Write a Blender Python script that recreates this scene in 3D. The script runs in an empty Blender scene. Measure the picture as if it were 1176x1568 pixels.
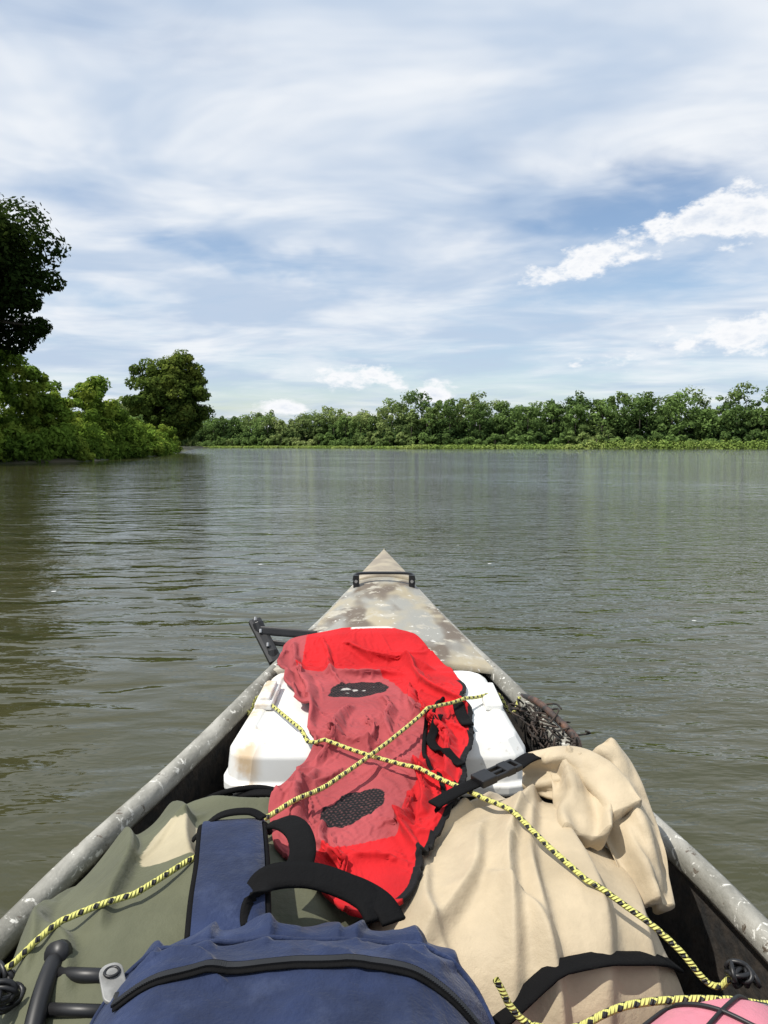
import bpy, bmesh, math, time, numpy as np
from mathutils import Vector, noise, Euler
from mathutils.bvhtree import BVHTree
rng=np.random.default_rng(7)
sc=bpy.context.scene
# ---------- helpers
def mesh_np(name,V,Q,mat=None,shade=None,smooth=False,parent=None):
    me=bpy.data.meshes.new(name); V=np.asarray(V,dtype=np.float32); Q=np.asarray(Q,dtype=np.int32)
    k=Q.shape[1]
    me.vertices.add(len(V)); me.vertices.foreach_set('co',V.ravel())
    me.loops.add(Q.size); me.loops.foreach_set('vertex_index',Q.ravel())
    me.polygons.add(len(Q)); me.polygons.foreach_set('loop_start',np.arange(0,Q.size,k,dtype=np.int32))
    me.update(calc_edges=True); me.validate()
    if shade is not None:
        a=me.attributes.new('shade','FLOAT','FACE'); a.data.foreach_set('value',np.asarray(shade,dtype=np.float32))
    if smooth: me.polygons.foreach_set('use_smooth',np.ones(len(me.polygons),dtype=bool))
    o=bpy.data.objects.new(name,me); sc.collection.objects.link(o)
    if mat: me.materials.append(mat)
    if parent: o.parent=parent
    return o
def nmat(name):
    m=bpy.data.materials.new(name); m.use_nodes=True
    nt=m.node_tree; b=nt.nodes['Principled BSDF']; return m,nt,b
def N(nt,t,**kw):
    n=nt.nodes.new(t)
    for k,v in kw.items(): setattr(n,k,v)
    return n
def math_(nt,op,a,b=None,c=None,clamp=False):
    n=nt.nodes.new('ShaderNodeMath'); n.operation=op; n.use_clamp=clamp
    for i,x in enumerate((a,b,c)):
        if x is None: continue
        if isinstance(x,(int,float)): n.inputs[i].default_value=x
        else: nt.links.new(x,n.inputs[i])
    return n.outputs[0]
def mixc(nt,f,a,b,mode='MIX'):
    n=nt.nodes.new('ShaderNodeMix'); n.data_type='RGBA'; n.blend_type=mode
    for s,x in ((n.inputs[0],f),(n.inputs[6],a),(n.inputs[7],b)):
        if isinstance(x,(int,float)): s.default_value=x
        elif isinstance(x,tuple): s.default_value=(*x,1) if len(x)==3 else x
        else: nt.links.new(x,s)
    return n.outputs[2]
def noise_(nt,co,scale,detail=4,rough=.55,dist=0):
    n=N(nt,'ShaderNodeTexNoise'); n.inputs['Scale'].default_value=scale; n.inputs['Detail'].default_value=detail
    n.inputs['Roughness'].default_value=rough; n.inputs['Distortion'].default_value=dist
    if co is not None: nt.links.new(co,n.inputs['Vector'])
    return n.outputs['Fac']
def ramp(nt,f,lo,hi):
    n=nt.nodes.new('ShaderNodeMapRange'); n.interpolation_type='SMOOTHSTEP'
    nt.links.new(f,n.inputs[0]); n.inputs[1].default_value=lo; n.inputs[2].default_value=hi; return n.outputs[0]
def simple(name,col,rough=.6,var=.15,scale=20,bump=0,bscale=200,metal=0,col2=None):
    m,nt,b=nmat(name); tc=N(nt,'ShaderNodeTexCoord'); o=tc.outputs['Object']
    f=noise_(nt,o,scale,5); f=ramp(nt,f,.35,.65)
    c2=col2 or tuple(c*(1-var*2) for c in col)
    nt.links.new(mixc(nt,f,col,c2),b.inputs['Base Color']); b.inputs['Roughness'].default_value=rough; b.inputs['Metallic'].default_value=metal
    if bump:
        bn=N(nt,'ShaderNodeBump'); bn.inputs['Strength'].default_value=1; bn.inputs['Distance'].default_value=bump
        nt.links.new(noise_(nt,o,bscale,4),bn.inputs['Height']); nt.links.new(bn.outputs[0],b.inputs['Normal'])
    return m
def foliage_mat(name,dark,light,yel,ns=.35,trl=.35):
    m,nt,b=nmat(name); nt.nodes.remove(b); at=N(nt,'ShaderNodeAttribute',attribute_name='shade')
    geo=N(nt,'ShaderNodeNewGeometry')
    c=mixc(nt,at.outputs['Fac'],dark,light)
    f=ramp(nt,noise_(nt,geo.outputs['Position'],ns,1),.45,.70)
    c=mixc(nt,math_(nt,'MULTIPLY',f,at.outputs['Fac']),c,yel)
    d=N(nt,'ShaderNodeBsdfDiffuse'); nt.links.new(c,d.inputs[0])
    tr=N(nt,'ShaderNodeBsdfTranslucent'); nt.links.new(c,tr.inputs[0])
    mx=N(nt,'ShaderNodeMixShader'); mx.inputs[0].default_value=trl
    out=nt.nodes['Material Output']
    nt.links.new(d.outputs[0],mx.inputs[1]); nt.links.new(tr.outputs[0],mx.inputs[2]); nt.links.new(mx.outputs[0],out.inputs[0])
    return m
def leaves(C,R,per,size,up=.35,tone=None,jit=.45):
    C=np.asarray(C,float);R=np.asarray(R,float)
    if R.ndim==1: R=np.stack([R,R,R*.8],1)
    n=len(C); idx=np.repeat(np.arange(n),per); M=len(idx)
    d=rng.normal(size=(M,3)); d/=np.linalg.norm(d,axis=1)[:,None]
    rr=rng.uniform(.5,1.08,M)**.7
    p=C[idx]+d*R[idx]*rr[:,None]
    nm=d+rng.normal(size=(M,3))*jit+np.array([0,0,up]); nm/=np.linalg.norm(nm,axis=1)[:,None]
    t=np.cross(nm,rng.normal(size=(M,3))); t/=np.linalg.norm(t,axis=1)[:,None]
    b=np.cross(nm,t); s=(size*rng.uniform(.6,1.5,M))[:,None]
    V=np.stack([p-t*s,p+b*s*.5,p+t*s,p-b*s*.5],1).reshape(-1,3)
    tn=rng.uniform(0,1,n) if tone is None else np.asarray(tone)
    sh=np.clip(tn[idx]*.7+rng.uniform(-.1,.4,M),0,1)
    return V,sh
def quads(n): return np.arange(4*n).reshape(-1,4)
def catmull(P,n=8,closed=False):
    P=[Vector(p) for p in P]; out=[]; m=len(P)
    for i in range(m if closed else m-1):
        g=(lambda k:P[k%m]) if closed else (lambda k:P[min(max(k,0),m-1)])
        p0,p1,p2,p3=g(i-1),g(i),g(i+1),g(i+2)
        for k in range(n):
            t=k/n; out.append(.5*((2*p1)+(p2-p0)*t+(2*p0-5*p1+4*p2-p3)*t*t+(3*p1-p0-3*p2+p3)*t**3))
    if not closed: out.append(P[-1])
    return out
def tube(path,rad,seg=8,closed_ends=True):
    P=[Vector(p) for p in path]; n=len(P)
    if isinstance(rad,(int,float)): rad=[rad]*n
    V=[];F=[]
    up=Vector((0,0,1)); T0=(P[1]-P[0]).normalized()
    nn=T0.cross(up)
    if nn.length<.1: nn=T0.cross(Vector((1,0,0)))
    nn.normalize()
    for i in range(n):
        T=(P[min(i+1,n-1)]-P[max(i-1,0)]).normalized()
        nn=(nn-T*nn.dot(T)).normalized(); bb=T.cross(nn)
        for k in range(seg):
            a=2*math.pi*k/seg; V.append(P[i]+(nn*math.cos(a)+bb*math.sin(a))*rad[i])
    for i in range(n-1):
        for k in range(seg):
            k2=(k+1)%seg; F.append((i*seg+k,i*seg+k2,(i+1)*seg+k2,(i+1)*seg+k))
    V=[tuple(v) for v in V]
    if closed_ends:
        F.append(tuple(range(seg))[::-1]); F.append(tuple((n-1)*seg+k for k in range(seg)))
    return V,F
def ribbon(path,wdir,w,t):
    P=[Vector(p) for p in path]; n=len(P); V=[];F=[]
    ws_=w if isinstance(w,(list,tuple)) else [w]*n
    prof=[(-1,-.6),(-.96,1),(-.5,1.15),(.5,1.15),(.96,1),(1,-.6),(.9,-1),(-.9,-1)]
    for i in range(n):
        T=(P[min(i+1,n-1)]-P[max(i-1,0)]).normalized(); W_=Vector(wdir)
        W_=(W_-T*W_.dot(T)).normalized(); U=W_.cross(T)
        if U.z<0: U=-U
        for a,b in prof: V.append(tuple(P[i]+W_*a*ws_[i]/2+U*b*t/2))
    m=len(prof)
    for i in range(n-1):
        for k in range(m): F.append((i*m+k,i*m+(k+1)%m,(i+1)*m+(k+1)%m,(i+1)*m+k))
    F.append(tuple(range(m))); F.append(tuple((n-1)*m+k for k in range(m)))
    return V,F
def obj(name,V,F,mat=None,parent=None,smooth=True,col=None,attrs=None):
    me=bpy.data.meshes.new(name); me.from_pydata([tuple(v) for v in V],[],F); me.update()
    bm=bmesh.new(); bm.from_mesh(me); bmesh.ops.recalc_face_normals(bm,faces=bm.faces); bm.to_mesh(me); bm.free()
    if smooth:
        for p in me.polygons: p.use_smooth=True
    if col is not None:
        a=me.attributes.new('col','FLOAT_COLOR','POINT'); a.data.foreach_set('color',np.array([(*c,1) for c in col],dtype=np.float32).ravel())
    for k,vals in (attrs or {}).items():
        a=me.attributes.new(k,'FLOAT','POINT'); a.data.foreach_set('value',np.array(vals,dtype=np.float32))
    o=bpy.data.objects.new(name,me); sc.collection.objects.link(o)
    if mat: me.materials.append(mat)
    if parent: o.parent=parent
    return o
def merge(parts):
    V=[];F=[]
    for v,f in parts:
        k=len(V); V+=list(v); F+=[tuple(i+k for i in q) for q in f]
    return V,F
def bevel(o,w,seg=3,ang=40):
    md=o.modifiers.new('bevel','BEVEL'); md.width=w; md.segments=seg; md.limit_method='ANGLE'; md.angle_limit=math.radians(ang)
def empty(name,loc=(0,0,0)):
    e=bpy.data.objects.new(name,None); e.empty_display_size=.1; sc.collection.objects.link(e); return e
def box(c,s,rot=None):
    c=Vector(c); V=[]
    for x in (-.5,.5):
        for y in (-.5,.5):
            for z in (-.5,.5):
                v=Vector((x*s[0],y*s[1],z*s[2]))
                if rot is not None: v.rotate(rot)
                V.append(tuple(c+v))
    return V,[(0,1,3,2),(4,6,7,5),(0,4,5,1),(2,3,7,6),(0,2,6,4),(1,5,7,3)]
SURF=[];BV=[None]
def reg(V,F): SURF.append((V,F)); BV[0]=None
def topz(x,y,dflt=.3):
    if BV[0] is None:
        V,F=merge(SURF); BV[0]=BVHTree.FromPolygons([tuple(v) for v in V],F)
    h=BV[0].ray_cast(Vector((x,y,2)),Vector((0,0,-1)))
    return h[0].z if h[0] is not None else dflt
def drape(pts,lift,n=10):
    P=catmull([(p[0],p[1],0) for p in pts],n)
    return [Vector((p.x,p.y,topz(p.x,p.y)+lift)) for p in P]
def smoothz(P,k=3,it=2,keepmax=True):
    z=np.array([p.z for p in P]); raw=z.copy()
    for _ in range(it):
        zp=np.pad(z,k,mode='edge'); z=np.convolve(zp,np.ones(2*k+1)/(2*k+1),'valid')
        if keepmax: z=np.maximum(z,raw)
    zp=np.pad(z,1,mode='edge'); z=np.convolve(zp,np.ones(3)/3,'valid')
    return [Vector((p.x,p.y,a)) for p,a in zip(P,z)]
def taut(pts,lift=.0040,step=.006,mixf=.8,ends=True):
    P=[]
    for a,bq in zip(pts[:-1],pts[1:]):
        a=Vector(a);bq=Vector(bq); n=max(2,int((bq-a).length/step))
        for k in range(n): P.append(a.lerp(bq,k/n))
    P.append(Vector(pts[-1]))
    z0=np.array([topz(p.x,p.y,.2)+lift for p in P])
    if ends: z0[0]=pts[0][2]; z0[-1]=pts[-1][2]
    L=np.concatenate([[0],np.cumsum([(Vector((P[i+1].x,P[i+1].y,0))-Vector((P[i].x,P[i].y,0))).length for i in range(len(P)-1)])])
    H=[0]
    for i in range(1,len(P)):
        while len(H)>1 and (z0[H[-1]]-z0[H[-2]])*(L[i]-L[H[-1]])<=(z0[i]-z0[H[-1]])*(L[H[-1]]-L[H[-2]]): H.pop()
        H.append(i)
    zt=np.interp(L,L[H],z0[H]); z=np.maximum(z0, z0*(1-mixf)+zt*mixf)
    z=np.convolve(np.pad(z,3,mode='edge'),np.ones(7)/7,'valid'); z=np.maximum(z,z0-.001); z=np.convolve(np.pad(z,1,mode='edge'),np.ones(3)/3,'valid')
    return [Vector((p.x,p.y,a)) for p,a in zip(P,z)]
def gridF(ny_,nx_): return [(j*nx_+i_,j*nx_+i_+1,(j+1)*nx_+i_+1,(j+1)*nx_+i_) for j in range(ny_-1) for i_ in range(nx_-1)]
def simcloth(A,colliders,growth,frames,pins=None,bend=.6,fric=25,selfc=False,mass=.3,stiff=15,maxdev=.12):
    ny_,nx_=A.shape[:2]; t0=time.time()
    try:
        V=[tuple(v) for v in A.reshape(-1,3)]
        me=bpy.data.meshes.new('tmp_cloth'); me.from_pydata(V,[],gridF(ny_,nx_)); me.update()
        o=bpy.data.objects.new('tmp_cloth',me); sc.collection.objects.link(o)
        cv,cf=merge(colliders); cm_=bpy.data.meshes.new('tmp_col'); cm_.from_pydata([tuple(v) for v in cv],[],cf); cm_.update()
        c=bpy.data.objects.new('tmp_col',cm_); sc.collection.objects.link(c)
        c.modifiers.new('c','COLLISION'); c.collision.thickness_outer=.003; c.collision.thickness_inner=.03; c.collision.cloth_friction=fric
        md=o.modifiers.new('cl','CLOTH'); s=md.settings; s.quality=5; s.mass=mass; s.tension_stiffness=stiff; s.compression_stiffness=stiff; s.shear_stiffness=stiff*.4; s.bending_stiffness=bend; s.air_damping=1.5; s.tension_damping=8;s.compression_damping=8; s.shrink_min=-growth
        if pins is not None:
            vg=o.vertex_groups.new(name='pin'); vg.add([int(i) for i in pins],1.0,'REPLACE'); s.vertex_group_mass='pin'
        cs=md.collision_settings; cs.distance_min=.003; cs.collision_quality=2; cs.use_self_collision=selfc; cs.self_distance_min=.003
        md.point_cache.frame_start=1; md.point_cache.frame_end=frames
        for f in range(1,frames+1): sc.frame_set(f)
        ev=o.evaluated_get(bpy.context.evaluated_depsgraph_get()); m2=ev.to_mesh()
        R=np.zeros(len(m2.vertices)*3,dtype=np.float32); m2.vertices.foreach_get('co',R); ev.to_mesh_clear()
        R=R.reshape(ny_,nx_,3).astype(float)
        print('SIM',frames,'mean',np.abs(R-A).mean(),'t',time.time()-t0)
        bpy.data.objects.remove(o); bpy.data.objects.remove(c)
        sc.frame_set(1)
        if not np.isfinite(R).all() or np.abs(R-A).mean()>maxdev: return A
        return R
    except Exception as ex:
        print('SIM FAIL',ex); return A
def upsample(A,k):
    ny_,nx_,_=A.shape
    yi=np.linspace(0,ny_-1,(ny_-1)*k+1); xi=np.linspace(0,nx_-1,(nx_-1)*k+1)
    def li(B,idx):
        i0=np.floor(idx).astype(int); i1=np.minimum(i0+1,B.shape[0]-1); f=(idx-i0).reshape(-1,*([1]*(B.ndim-1)))
        im=np.maximum(i0-1,0); i2=np.minimum(i1+1,B.shape[0]-1)
        return .5*((2*B[i0])+(B[i1]-B[im])*f+(2*B[im]-5*B[i0]+4*B[i1]-B[i2])*f*f+(3*B[i0]-B[im]-3*B[i1]+B[i2])*f**3)
    B=li(A,yi); B=np.swapaxes(li(np.swapaxes(B,0,1),xi),0,1)
    return B

# ---------- camera
cam=bpy.data.cameras.new('camera'); co=bpy.data.objects.new('camera',cam); sc.collection.objects.link(co)
co.location=(0,0,.93); co.rotation_euler=(math.radians(84.9),0,0)
cam.sensor_fit='VERTICAL'; cam.sensor_height=36; cam.lens=25.99; cam.clip_end=6000; cam.clip_start=.02
sc.camera=co
sc.view_settings.view_transform='Standard'; sc.view_settings.look='None'; sc.view_settings.exposure=0

# ---------- canoe
cy=np.array([-2.0,-1.5,-1,-.5,0,.5,.853,1.03,1.276,1.504,1.714,2.01,2.385,2.65,2.87])
cw=np.array([.01,.22,.36,.45,.49,.49,.471,.43,.365,.311,.262,.185,.103,.05,.004])
cz=np.array([.50,.42,.37,.35,.345,.347,.35,.355,.37,.39,.41,.44,.475,.495,.512])
def smooth_prof(a):
    ys=np.linspace(-2,2.87,140); v=np.interp(ys,cy,a)
    k=np.ones(9)/9; vp=np.pad(v,4,mode='edge'); vs=np.convolve(vp,k,'valid'); vs[:3]=v[:3]; vs[-6:]=v[-6:]
    return ys,vs
ys,ws=smooth_prof(cw); _,zs=smooth_prof(cz)
def keel(y):
    if y>2.2: return -.09+.42*((y-2.2)/.67)**2.5
    if y<-1.4: return -.09+.42*((-1.4-y)/.6)**2.5
    return -.09
def hull(off):
    V=[];ns=25
    for y,wd,g in zip(ys,ws,zs):
        k=keel(y)+off; wd=max(wd-off,.001)
        for j in range(ns):
            a=math.pi*j/(ns-1); cx=math.cos(a); sx=math.sin(a)
            x=math.copysign(abs(cx)**.55,cx)*wd if abs(cx)>1e-6 else 0
            z=g-(g-k)*abs(sx)**.75
            V.append((x,y,z))
    F=[(i*ns+j,i*ns+j+1,(i+1)*ns+j+1,(i+1)*ns+j) for i in range(len(ys)-1) for j in range(ns-1)]
    return V,F
canoe=empty('canoe')
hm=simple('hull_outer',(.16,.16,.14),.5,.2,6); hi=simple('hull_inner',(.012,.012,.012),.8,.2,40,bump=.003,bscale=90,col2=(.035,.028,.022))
V,F=hull(0); obj('hull_outside',V,F,hm,canoe)
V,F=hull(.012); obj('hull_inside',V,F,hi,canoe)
m,nt,b=nmat('gunwale_weathered'); tc=N(nt,'ShaderNodeTexCoord'); o=tc.outputs['Object']
mp=N(nt,'ShaderNodeMapping'); mp.inputs['Scale'].default_value=(1,.35,1); nt.links.new(o,mp.inputs[0])
c=mixc(nt,ramp(nt,noise_(nt,mp.outputs[0],14,6,.65),.35,.65),(.36,.35,.31),(.17,.165,.14))
c=mixc(nt,ramp(nt,noise_(nt,o,55,6,.7,.6),.58,.64),c,(.62,.61,.56))
c=mixc(nt,ramp(nt,noise_(nt,o,38,6,.7,.3),.60,.65),c,(.09,.07,.05))
nt.links.new(c,b.inputs['Base Color']); b.inputs['Roughness'].default_value=.55
bn=N(nt,'ShaderNodeBump'); bn.inputs['Distance'].default_value=.002; nt.links.new(noise_(nt,o,90,5,.6),bn.inputs['Height']); nt.links.new(bn.outputs[0],b.inputs['Normal'])
gm=m
parts=[]
for sgn in (-1,1):
    pr=[(-.012,-.018),(-.017,-.008),(-.015,.008),(-.006,.014),(.006,.014),(.015,.008),(.017,-.008),(.012,-.018)]
    V=[]
    for y,wd,g in zip(ys,ws,zs):
        wob=.003*noise.noise((y*3,sgn*5,0))
        for a,bb in pr: V.append((sgn*(max(wd-.012,.0)+wob*min(1,wd*5))+a*min(1,.35+wd*2.2),y,g+bb*min(1,.5+wd*2)+.003*noise.noise((y*4,sgn*9,3))))
    n=len(pr); F=[(i*n+j,i*n+(j+1)%n,(i+1)*n+(j+1)%n,(i+1)*n+j) for i in range(len(ys)-1) for j in range(n)]
    parts.append((V,F))
V,F=merge(parts); obj('gunwales',V,F,gm,canoe)
m,nt,b=nmat('deck_camo'); tc=N(nt,'ShaderNodeTexCoord'); o=tc.outputs['Object']
mp=N(nt,'ShaderNodeMapping'); mp.inputs['Scale'].default_value=(1.4,.8,1); nt.links.new(o,mp.inputs[0]); q=mp.outputs[0]
c=mixc(nt,ramp(nt,noise_(nt,q,5,3,.5),.44,.58),(.27,.265,.235),(.36,.31,.21))
c=mixc(nt,ramp(nt,noise_(nt,q,6,2,.5,.3),.48,.62),c,(.13,.10,.07))
c=mixc(nt,ramp(nt,noise_(nt,o,16,4,.6),.55,.66),c,(.40,.37,.30))
c=mixc(nt,ramp(nt,noise_(nt,o,45,6,.7,.5),.62,.67),c,(.6,.59,.55))
nt.links.new(c,b.inputs['Base Color']); b.inputs['Roughness'].default_value=.5
bn=N(nt,'ShaderNodeBump'); bn.inputs['Distance'].default_value=.001; nt.links.new(noise_(nt,o,70,5,.6),bn.inputs['Height']); nt.links.new(bn.outputs[0],b.inputs['Normal'])
deckm=m
def deck(y0,y1,lift,camber,inset,name,mat):
    V=[];nd=15;yd=np.linspace(y0,y1,50)
    for y in yd:
        wd=max(float(np.interp(y,ys,ws))-inset,.001); g=float(np.interp(y,ys,zs))
        for j in range(nd):
            q=-1+2*j/(nd-1); V.append((q*wd,y,g+lift+camber*(1-q*q)*min(1,wd*8)))
    F=[(i*nd+j,i*nd+j+1,(i+1)*nd+j+1,(i+1)*nd+j) for i in range(len(yd)-1) for j in range(nd-1)]
    n=len(V)
    V+= [(V[j][0],y0,V[j][2]-.012) for j in range(nd)]
    F+= [(j,j+1,n+j+1,n+j) for j in range(nd-1)]
    obj(name,V,F,mat,canoe); reg(V,F)
deck(1.66,2.42,.012,.020,.012,'bow_deck',deckm)
tipm=simple('bow_tip_tan',(.36,.31,.22),.5,.2,14,bump=.001,bscale=80,col2=(.24,.20,.15))
deck(2.40,2.868,.020,.024,.008,'bow_cap',tipm)
blk=simple('black_plastic',(.010,.010,.011),.45,.2,30)
hp=catmull([(-.093,2.33,.475),(-.096,2.33,.505),(-.088,2.335,.522),(-.05,2.34,.525),(.05,2.34,.525),(.088,2.335,.522),(.096,2.33,.505),(.093,2.33,.475)],5)
a=ribbon(hp,(0,1,0),.018,.007)
bb=box((-.088,2.32,.498),(.018,.03,.05)); b2=box((.088,2.32,.498),(.018,.03,.05))
V,F=merge([a,bb,b2]); o=obj('carry_handle',V,F,blk,canoe,False); bevel(o,.002,2)
V,F=merge([tube([(s_*.088,2.304,.505),(s_*.088,2.298,.505)],.005,10) for s_ in (-1,1)]); obj('handle_bolts',V,F,simple('bolt_steel',(.5,.5,.5),.35,.1,metal=1),canoe,False)

# ---------- cooler
cooler=empty('cooler')
def rrect(x0,x1,y0,y1,r,n=6,taper=0):
    pts=[]
    for cx,cyy,a0 in ((x1-r,y1-r,0),(x0+r,y1-r,90),(x0+r,y0+r,180),(x1-r,y0+r,270)):
        for k in range(n+1):
            a=math.radians(a0+90*k/n); pts.append((cx+r*math.cos(a),cyy+r*math.sin(a)))
    mx=(x0+x1)/2
    return [(mx+(x-mx)*(1-taper*(y-y0)/(y1-y0)),y) for x,y in pts]
def loft(loops):
    V=[];F=[];n=len(loops[0][0])
    for L,z in loops: V+=[(x,y,z) for x,y in L]
    for i in range(len(loops)-1):
        for k in range(n): F.append((i*n+k,i*n+(k+1)%n,(i+1)*n+(k+1)%n,(i+1)*n+k))
    F.append(tuple(range(n))); F.append(tuple((len(loops)-1)*n+k for k in range(n)))
    return V,F
def R_(ins,r): return rrect(-.282+ins,.260-ins,1.195+ins,1.632-ins,r,3,.07)
m,nt,b=nmat('white_plastic'); tc=N(nt,'ShaderNodeTexCoord'); o=tc.outputs['Object']; sp=N(nt,'ShaderNodeSeparateXYZ'); nt.links.new(o,sp.inputs[0])
dx=math_(nt,'ABSOLUTE',math_(nt,'ADD',sp.outputs[0],.235)); near=ramp(nt,math_(nt,'MULTIPLY',dx,-1),-.035,-.005)
st=math_(nt,'MULTIPLY',near,ramp(nt,noise_(nt,o,18,4,.6),.42,.65))
c=mixc(nt,ramp(nt,noise_(nt,o,7,5,.6),.3,.7),(.78,.78,.76),(.68,.68,.65))
c=mixc(nt,math_(nt,'MULTIPLY',st,.8),c,(.50,.33,.15))
c=mixc(nt,math_(nt,'MULTIPLY',ramp(nt,noise_(nt,o,60,6,.7),.60,.68),.4),c,(.4,.35,.28))
nt.links.new(c,b.inputs['Base Color']); b.inputs['Roughness'].default_value=.38
wp=m
V,F=loft([(R_(.004,.05),.340),(R_(0,.05),.345),(R_(0,.05),.360),(R_(.006,.05),.364),(R_(.010,.05),.405),(R_(.026,.045),.430),(R_(.036,.04),.436),(R_(.05,.035),.436),(R_(.056,.03),.431),(R_(.10,.03),.431)])
o=obj('lid',V,F,wp,cooler,False); bevel(o,.004,3,25); reg(V,F)
V,F=box((-.228,1.42,.440),(.034,.13,.014)); V2,F2=box((-.228,1.42,.448),(.022,.10,.014)); o=obj('lid_latch_left',*merge([(V,F),(V2,F2)]),wp,cooler,False); bevel(o,.004,3)
V,F=box((.208,1.42,.439),(.034,.13,.014)); o=obj('lid_latch_right',V,F,wp,cooler,False); bevel(o,.004,3)
def B_(i,r): return rrect(-.265+i,.242-i,1.214+i,1.62-i,r,3,.12)
V,F=loft([(B_(.05,.03),.0),(B_(.01,.04),.30),(B_(.0,.045),.345)])
o=obj('body',V,F,simple('cooler_body',(.012,.013,.015),.5,.2),cooler,False); bevel(o,.004,2,25)

# ---------- soft bags
def seg_ridge(x,y,p0,p1,wd,h):
    """one cloth fold: gentle rise on one side, steep drop on the other"""
    ax,ay=p0;bx,by=p1;dx=bx-ax;dy=by-ay;L=dx*dx+dy*dy
    t=((x-ax)*dx+(y-ay)*dy)/L; tt=min(max(t,0),1)
    wv=.5*wd*math.sin(tt*6+ax*40)
    l=math.sqrt(L); off=((x-ax)*(-dy)+(y-ay)*dx)/l-wv
    ex=max(-t,t-1,0)*l
    if off>0: g=math.exp(-(off/(.42*wd))**2)
    else: g=math.exp(-(abs(off)/(1.3*wd))**1.3)
    return h*g*math.exp(-(ex/wd)**2)*(.35+.65*math.sin(math.pi*min(max(tt*.8+.1,0),1)))
def rid(x,y,z,s,ang=0,st=1.0,seed=0):
    ca,sa=math.cos(ang),math.sin(ang); u=(x*ca+y*sa)*s; v=(-x*sa+y*ca)*s*st
    n=noise.noise((u+seed,v+seed*1.7,z*s+seed)); return (1-abs(n)*2.2)
class Pill:
    def __init__(s,outline,cen,zb,ztf,foldf,p):
        s.O=catmull([(x,y,0) for x,y in outline],40,True); s.cen=cen; s.zb=zb; s.ztf=ztf; s.foldf=foldf; s.p=p
        a=[math.atan2(o.y-cen[1],o.x-cen[0]) for o in s.O]; r=[math.hypot(o.x-cen[0],o.y-cen[1]) for o in s.O]
        idx=np.argsort(a); a=np.array(a)[idx]; r=np.array(r)[idx]
        s.A=np.concatenate([a-2*math.pi,a,a+2*math.pi]); s.Rr=np.concatenate([r,r,r])
    def pt(s,sr,th,inset=0,fold=True,zin=None):
        R=float(np.interp(th,s.A,s.Rr))-inset
        r=math.sin(min(sr,1)*math.pi/2)**.9 if sr>0 else 0
        q=(1-r**s.p)**(1/s.p) if r<1 else 0
        dx,dy=math.cos(th),math.sin(th); x=s.cen[0]+dx*R*r; y=s.cen[1]+dy*R*r
        zt=s.ztf(x,y)-(inset if zin is None else zin); z=s.zb+(zt-s.zb)*q
        if fold:
            f=s.foldf(x,y,z-zt); k=min(1,(1-q)*1.5); x+=dx*f*k; y+=dy*f*k; z+=f*(1-k*.6)
        return (x,y,z)
    def polar(s,nr,nt_,inset=0,fold=False,zin=None):
        V=[s.pt(0,0,inset,fold,zin)];F=[]
        for i in range(1,nr+1):
            for k in range(nt_): V.append(s.pt((i/nr)**.85,-math.pi+2*math.pi*k/nt_,inset,fold,zin))
        for k in range(nt_): F.append((0,1+k,1+(k+1)%nt_))
        for i in range(nr-1):
            for k in range(nt_):
                a=1+i*nt_; F.append((a+k,a+nt_+k,a+nt_+(k+1)%nt_,a+(k+1)%nt_))
        return V,F
def fabric(name,col,rough=.75,bump=.0006,bs=700,sheen=.1,attr=False,dirt=.12,crinkle=.004,spec=.35,fade=None):
    m,nt,b=nmat(name); tc=N(nt,'ShaderNodeTexCoord'); o=tc.outputs['Object']
    if attr: base=N(nt,'ShaderNodeAttribute',attribute_name='col').outputs['Color']
    else: base=mixc(nt,0.0,col,col)
    if fade: base=mixc(nt,math_(nt,'MULTIPLY',ramp(nt,noise_(nt,o,26,6,.7),.48,.72),.5),base,fade)
    f=ramp(nt,noise_(nt,o,9,5,.6),.3,.7)
    c=mixc(nt,math_(nt,'MULTIPLY',f,dirt*2),base,(.0,.0,.0))
    nt.links.new(c,b.inputs['Base Color']); b.inputs['Roughness'].default_value=rough
    b.inputs['Sheen Weight'].default_value=sheen; b.inputs['Specular IOR Level'].default_value=spec
    h=math_(nt,'ADD',math_(nt,'MULTIPLY',noise_(nt,o,45,4,.55),crinkle),math_(nt,'MULTIPLY',noise_(nt,o,bs,2),bump))
    bn=N(nt,'ShaderNodeBump'); bn.inputs['Distance'].default_value=1; bn.inputs['Strength'].default_value=.8; nt.links.new(h,bn.inputs['Height']); nt.links.new(bn.outputs[0],b.inputs['Normal'])
    return m
web=fabric('black_webbing',(.006,.006,.0065),.9,.0008,500,0,spec=.12)
tan=fabric('tan_canvas',(.48,.395,.27),.6,.0003,crinkle=.003,spec=.25)
tb=empty('tan_dry_bag')
FAN=[((.205,1.02),(.115,.68),.022,.026),((.20,1.0),(.165,.66),.018,.020),((.25,.99),(.225,.68),.022,.024),((.16,1.04),(.01,.84),.022,.022),((.29,.96),(.30,.72),.018,.020),((.13,.90),(.04,.70),.022,.020),((.08,1.05),(-.02,.94),.018,.016),((.13,.80),(.19,.67),.016,.014),((.04,.86),(.07,.68),.016,.014),((.10,.97),(.19,.93),.014,.012)]
def tfold(x,y,dz): return -.014+sum(seg_ridge(x,y,*s_) for s_ in FAN)+.005*rid(x,y,dz,5,.3,.45,3)+.0018*rid(x,y,dz,14,1.2,.5,6)
tp=Pill([(-.07,.675),(-.06,.82),(.0,.98),(.08,1.10),(.2,1.14),(.31,1.10),(.365,.98),(.375,.83),(.35,.72),(.25,.665),(.08,.65)],(.16,.87),.03,lambda x,y:.436+.010*math.exp(-((x-.2)/.12)**2)-.035*max(0,x-.22)/.12,tfold,3.8)
V,F=tp.polar(150,420,0,True); obj('bag_body',V,F,tan,tb); reg(V,F)
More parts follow.
